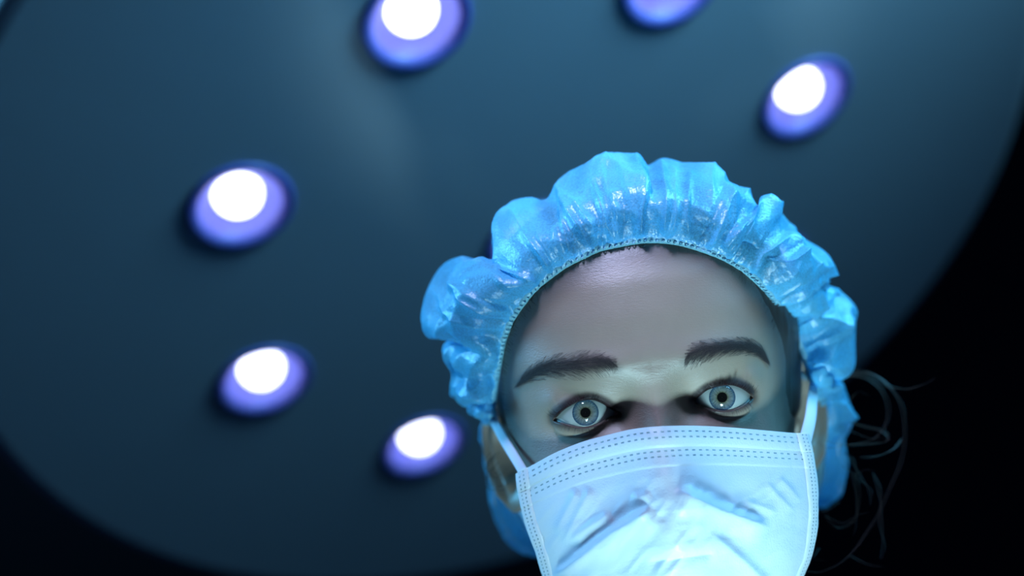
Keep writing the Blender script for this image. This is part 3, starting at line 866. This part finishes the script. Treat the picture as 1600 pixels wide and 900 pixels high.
# drop the last rows (closed by a single vertex)
V = np.vstack([S2[:-1].reshape(-1, 3), K[None]])
Fc = grid_faces(NS - 1, NPH, True).tolist()
last = (NS - 2) * NPH; tip = len(V) - 1
Fc += [(last + j, last + (j + 1) % NPH, tip) for j in range(NPH)]
cap = mesh_obj('bouffant_cap', V, Fc, CAP, person)
dens = np.maximum(np.clip((ridged(80, 3, 4, 0.75, 0.012) - 0.45) * 2.2, 0, 1), np.clip((ridged(34, 15, 16, 0.7, 0.05) - 0.6) * 2.5, 0, 1))
dens = np.clip(dens * sstep(0.7, 0.4, tt2) + sstep(0.08, 0.0, tt2) + 0.8 * np.clip((ridged(46, 5, 6, 0.8, 0.02) - 0.6) * 2.5, 0, 1) + 0.5 * is_back[None, :], 0, 1)
add_attr(cap, 'fold', np.r_[dens[:-1].reshape(-1), 0.5])
cap['label'] = 'puffy blue translucent nonwoven cap gathered on an elastic edge'
# elastic edge: a soft cord with overlock stitches wound round it
na = 10
T_ = np.roll(Bc, -1, 0) - np.roll(Bc, 1, 0); T_ /= np.linalg.norm(T_, axis=1, keepdims=True)
N1 = nS[0]; N1 = N1 - (N1 * T_).sum(1, keepdims=True) * T_; N1 /= np.linalg.norm(N1, axis=1, keepdims=True); N2 = np.cross(T_, N1)
V = []
Bout = Bc + 0.0012 * (Oc - Bc) / np.linalg.norm(Oc - Bc, axis=1, keepdims=True)
for i in range(na):
    a = 2 * math.pi * i / na
    V.append(Bout + 0.0013 * math.cos(a) * N1 * (1 + 0.15 * np.sin(arc * 900))[:, None] + 0.0019 * math.sin(a) * N2)
V = np.array(V).transpose(1, 0, 2)
Fb = []
for i in range(NPH):
    for j in range(na): Fb.append((i * na + j, i * na + (j + 1) % na, ((i + 1) % NPH) * na + (j + 1) % na, ((i + 1) % NPH) * na + j))
band = mesh_obj('elastic_band', V.reshape(-1, 3), Fb, BAND, cap)
nth = 7000; tn = np.linspace(0, 1, nth, endpoint=False)
def atp(A, t):
    k = np.floor(t * NPH).astype(int); f = (t * NPH - k)[:, None]; return A[k % NPH] * (1 - f) + A[(k + 1) % NPH] * f
tn = np.interp(tn, np.r_[arc, 1], np.r_[phi, 1])
ang_ = np.linspace(0, 2 * math.pi * 260, nth)
od = (Oc - Bc) / np.linalg.norm(Oc - Bc, axis=1, keepdims=True)
helix = atp(Bout, tn) + atp(N1, tn) * (0.0013 * np.cos(ang_) + 0.0004)[:, None] + atp(od, tn) * (0.0022 * np.sin(ang_) + 0.0004)[:, None]
curves_obj('overlock_stitch', [helix], 0.00026, BAND, band, taper=False)

# ================================================================== MASK
Lp = [(811, 739, -0.022), (816, 780, -0.021), (826, 820, -0.020), (841, 862, -0.020), (853, 902, -0.022), (870, 960, -0.026), (905, 1040, -0.034)]
Rp = [(1259, 679, -0.022), (1268, 715, -0.021), (1274, 760, -0.020), (1275, 810, -0.020), (1267, 862, -0.021), (1250, 905, -0.024), (1225, 975, -0.034)]
Tp = [(811, 739), (840, 723), (870, 707), (910, 691), (950, 680), (990, 671), (1030, 667), (1080, 666), (1130, 668), (1180, 672), (1225, 676), (1259, 679)]
NU, NV = 330, 260
uu = np.linspace(0, 1, NU)[None, :]; vv = np.linspace(0, 1, NV)[:, None]
Lc_ = spline(np.array(Lp) * [1, 1, 1000], NV) / [1, 1, 1000]; Rc_ = spline(np.array(Rp) * [1, 1, 1000], NV) / [1, 1, 1000]
Tc = spline(np.array(Tp, float), NU)
px = (1 - uu) * Lc_[:, :1] + uu * Rc_[:, :1]; py = (1 - uu) * Lc_[:, 1:2] + uu * Rc_[:, 1:2]
lin = (1 - np.linspace(0, 1, NU)[:, None]) * Tc[0] + np.linspace(0, 1, NU)[:, None] * Tc[-1]
dT = Tc - lin
dec = (1 - vv) ** 0.9
px = px + dT[None, :, 0] * dec; py = py + dT[None, :, 1] * dec + 50 * vv ** 2 * (1 - (2 * uu - 1) ** 2)
cu_ = 2 * uu - 1 - 0.02
ze = (1 - uu) * Lc_[:, 2:] + uu * Rc_[:, 2:]
zc1 = np.interp(vv, [0, 0.10, 0.22, 0.36, 0.5, 0.7, 0.85, 1.0], [0.0155, 0.0195, 0.0255, 0.031, 0.0325, 0.030, 0.026, 0.008])
broad = np.clip(1 - np.abs(cu_) ** 2.2, 0, 1)
narrow = np.exp(-(cu_ / 0.30) ** 2)
mixn = np.interp(vv, [0, 0.2, 0.5, 1], [0.30, 0.28, 0.22, 0.05])
zz = ze + (zc1 - ze) * (broad * (1 - mixn) + narrow * mixn)


zz = zz + ridge(px, py, [(1022, 790), (1008, 802), (985, 817), (955, 834), (920, 862), (887, 887), (860, 905)], 0.0055, 6, 26)
zz = zz + ridge(px, py, [(1056, 762), (1070, 771), (1095, 783), (1124, 797), (1174, 814), (1205, 826)], 0.0050, 8, 22)
zz = zz + ridge(px, py, [(1105, 830), (1130, 850), (1165, 880), (1190, 905), (1210, 930)], 0.0024, 8, 18)
zz = zz + ridge(px, py, [(1160, 782), (1190, 792), (1215, 802)], 0.0009, 5, 9, 12)
zz = zz + ridge(px, py, [(1195, 752), (1215, 775), (1240, 800)], 0.0009, 4, 9, 12)
zz = zz + ridge(px, py, [(1215, 745), (1235, 765), (1250, 785)], 0.0009, 4, 8, 10)
zz = zz + ridge(px, py, [(905, 762), (890, 790), (868, 835)], 0.0016, 6, 12, 15)
zz = zz + ridge(px, py, [(925, 760), (905, 800), (880, 850)], 0.0014, 6, 12, 15)
zz = zz + ridge(px, py, [(958, 800), (925, 820), (890, 845)], 0.0020, 7, 14, 15)
zz = zz + ridge(px, py, [(985, 775), (1000, 778), (1020, 770)], 0.0012, 7, 14, 12)
zz = zz + ridge(px, py, [(1010, 878), (1060, 872), (1120, 864)], -0.0014, 8, 10, 20)
low = sstep(0.16, 0.32, vv)
wr = vnoise2(px / 34 + py / 60, py / 26 - px / 80, 21) + 0.5 * vnoise2(px / 14, py / 15, 22)
zz = zz + 0.0009 * low * (wr - 0.75)
fine_ = 1 - np.abs(2 * vnoise2(px / 22 + py / 30, py / 40, 31) - 1)
zz = zz + 0.0007 * low * fine_
# horizontal pressed pleat steps at the nose-wire hem
for r_, a_ in ((0.088, 0.0005), (0.175, 0.0004)):
    zz = zz - a_ * sstep(r_ - 0.006, r_ + 0.006, vv)
zz = zz + 0.0009 * np.exp(-((vv - 0.05) / 0.035) ** 2)          # nose wire
MP = H(px, py, zz)
MASK = dash_fabric('mask_fabric', [(0.026, 0.0040), (0.050, 0.0040), (0.110, 0.0040), (0.134, 0.0040)], 44, dash=(0.50, 0.3))
msk = mesh_obj('face_mask', MP.reshape(-1, 3), grid_faces(NV, NU), MASK, person)
add_uv(msk, np.stack([uu + 0 * vv, vv + 0 * uu], -1).reshape(-1, 2))
msk['label'] = 'pale blue pleated surgical face mask with dashed weld lines'
so = msk.modifiers.new('cloth', 'SOLIDIFY'); so.thickness = 0.0006; so.offset = -1
BIND = dash_fabric('mask_binding_fabric', [(0.36, 0.055), (0.66, 0.055)], 58, dash=(0.5, 0.3), col=(0.70, 0.79, 0.87))


def ribbon(name, C, wdir, nrm, width, thick, m, parent, uv=True):
    """flat strip with rounded section along C"""
    n = len(C); k = 12
    V = []; UV = []
    wv = width if np.ndim(width) else np.full(n, width)
    ll = np.r_[0, np.cumsum(np.linalg.norm(np.diff(C, axis=0), axis=1))]; ll /= ll[-1]
    for j in range(k):
        a = 2 * math.pi * j / k
        c_, s_ = math.cos(a), math.sin(a)
        cx_ = math.copysign(abs(c_) ** 0.6, c_)
        V.append(C + wdir * (cx_ * wv[:, None] / 2) + nrm * (s_ * thick / 2)); UV.append(np.c_[ll, np.full(n, 0.5 + 0.5 * cx_)])
    V = np.array(V).transpose(1, 0, 2).reshape(-1, 3); UV = np.array(UV).transpose(1, 0, 2).reshape(-1, 2)
    Fr = grid_faces(n, k, True).tolist() + [tuple(range(k)), tuple(range((n - 1) * k, n * k))[::-1]]
    o = mesh_obj(name, V, Fr, m, parent)
    if uv: add_uv(o, UV)
    return o

nm = np.cross(np.gradient(MP, axis=1), np.gradient(MP, axis=0)); nm /= np.linalg.norm(nm, axis=-1, keepdims=True)
if nm[NV // 3, NU // 2, 2] < 0: nm = -nm
for col_, sgn in ((5, 1), (NU - 6, -1)):
    C = MP[:, col_].copy(); wdir = MP[:, col_ + 5 * sgn] - MP[:, col_ - 4 * sgn]; wdir /= np.linalg.norm(wdir, axis=1, keepdims=True)
    N_ = nm[:, col_]
    N_ = N_ - (N_ * wdir).sum(1, keepdims=True) * wdir; N_ /= np.linalg.norm(N_, axis=1, keepdims=True)
    C = C + N_ * 0.0008
    ribbon('side_binding', C, wdir, N_, 0.0080 + 0.0004 * np.sin(np.linspace(0, 30, NV)), 0.0016, BIND, msk)
# ear loops
def loop(pts, w0, w1):
    P = H(*np.array([p[:2] for p in pts]).T, np.array([p[2] for p in pts]))
    C = spline(P, 80)
    T = np.gradient(C, axis=0); T /= np.linalg.norm(T, axis=1, keepdims=True)
    nrm = np.array([0, 0, 1.0]) - T * T[:, 2:]; nrm /= np.linalg.norm(nrm, axis=1, keepdims=True)
    ribbon('ear_loop', C, np.cross(T, nrm), nrm, np.linspace(w0, w1, 80), 0.0012, LOOP, msk)
loop([(818, 738, -0.020), (805, 716, -0.030), (788, 688, -0.046), (774, 662, -0.066), (768, 645, -0.086), (763, 640, -0.105), (764, 670, -0.118), (780, 720, -0.115), (812, 790, -0.105), (846, 850, -0.075), (866, 910, -0.045), (880, 950, -0.030)], 0.0045, 0.0036)
loop([(1257, 692, -0.021), (1266, 655, -0.034), (1270, 620, -0.054), (1273, 595, -0.078), (1280, 590, -0.100), (1287, 620, -0.115), (1274, 700, -0.112), (1252, 830, -0.075), (1240, 900, -0.048), (1222, 950, -0.034)], 0.0060, 0.0036)

# ================================================================== loose hair beside the right ear
WS = [[(240, 110), (330, 105), (400, 140), (460, 220), (480, 330), (465, 450), (420, 560), (370, 670), (290, 790), (230, 850), (150, 885), (90, 880)],
      [(245, 118), (330, 130), (390, 180), (415, 250), (400, 320), (350, 370), (250, 390), (190, 400), (150, 380), (130, 340)],
      [(250, 112), (340, 118), (415, 160), (470, 168), (500, 168), (560, 150), (607, 127)], [(472, 365), (430, 410), (380, 430), (310, 434)],
      [(270, 300), (330, 320), (400, 340), (410, 375), (320, 385), (250, 385), (150, 370)],
      [(285, 500), (300, 600), (290, 680), (230, 710), (180, 680), (165, 640)], [(360, 500), (390, 620), (398, 750), (388, 835)],
      [(250, 420), (300, 490), (340, 560), (352, 625)], [(270, 820), (340, 855), (400, 862)], [(170, 665), (240, 692), (300, 662), (345, 650)],
      [(235, 105), (300, 95), (360, 110), (430, 160), (480, 230), (492, 270)], [(265, 330), (310, 350), (370, 365), (420, 350)],
      [(240, 470), (290, 500), (330, 485), (370, 490)], [(250, 440), (290, 560), (295, 680), (285, 740)], [(255, 240), (300, 180), (350, 200)],
      [(230, 610), (190, 640), (150, 655)], [(150, 790), (130, 830), (180, 840)]]
lines = []; rads = []
for i, wl in enumerate(WS):
    a = np.array(wl, float); P = H(1220 + a[:, 0] / 2.5, 540 + a[:, 1] / 2.5, np.linspace(-0.085, -0.055 - 0.01 * (i % 3), len(a)))
    C = spline(P, 60); lines.append(C); rads.append(0.00019 if i < 5 else 0.00013)
    if i < 8:
        j = C + np.array([0.0012, 0.0008, 0.002]) * np.sin(np.linspace(0, 3 + i, 60))[:, None]; lines.append(j); rads.append(0.00013)
curves_obj('loose_hair_strands', lines, 0.0002, WISP, hair, rads=rads)

# short loose hairs by the left ear
lines = []
for k in range(16):
    x0 = 752 + random.random() * 15; y0 = 700 + random.random() * 45
    a = [(x0 + 14, y0 - 10), (x0 + 2, y0 + random.uniform(0, 10)), (x0 + 12, y0 + random.uniform(18, 28)), (x0 + 34, y0 + random.uniform(8, 25))]
    lines.append(spline(H(*np.array(a).T, -0.064), 20))
curves_obj('loose_hair_strands', lines, 0.00012, HAIR, hair)

# scrub top over the shoulders, below the picture
rws = np.where((vs_ < -188) & (vs_ > -450))[0]
SC = (G + n3 * 5.0)[rws]
sc = mesh_obj('scrub_top', SC.reshape(-1, 3) / 1000, grid_faces(len(rws), nc, True), SCRUB, person)
bpy.context.view_layer.update()
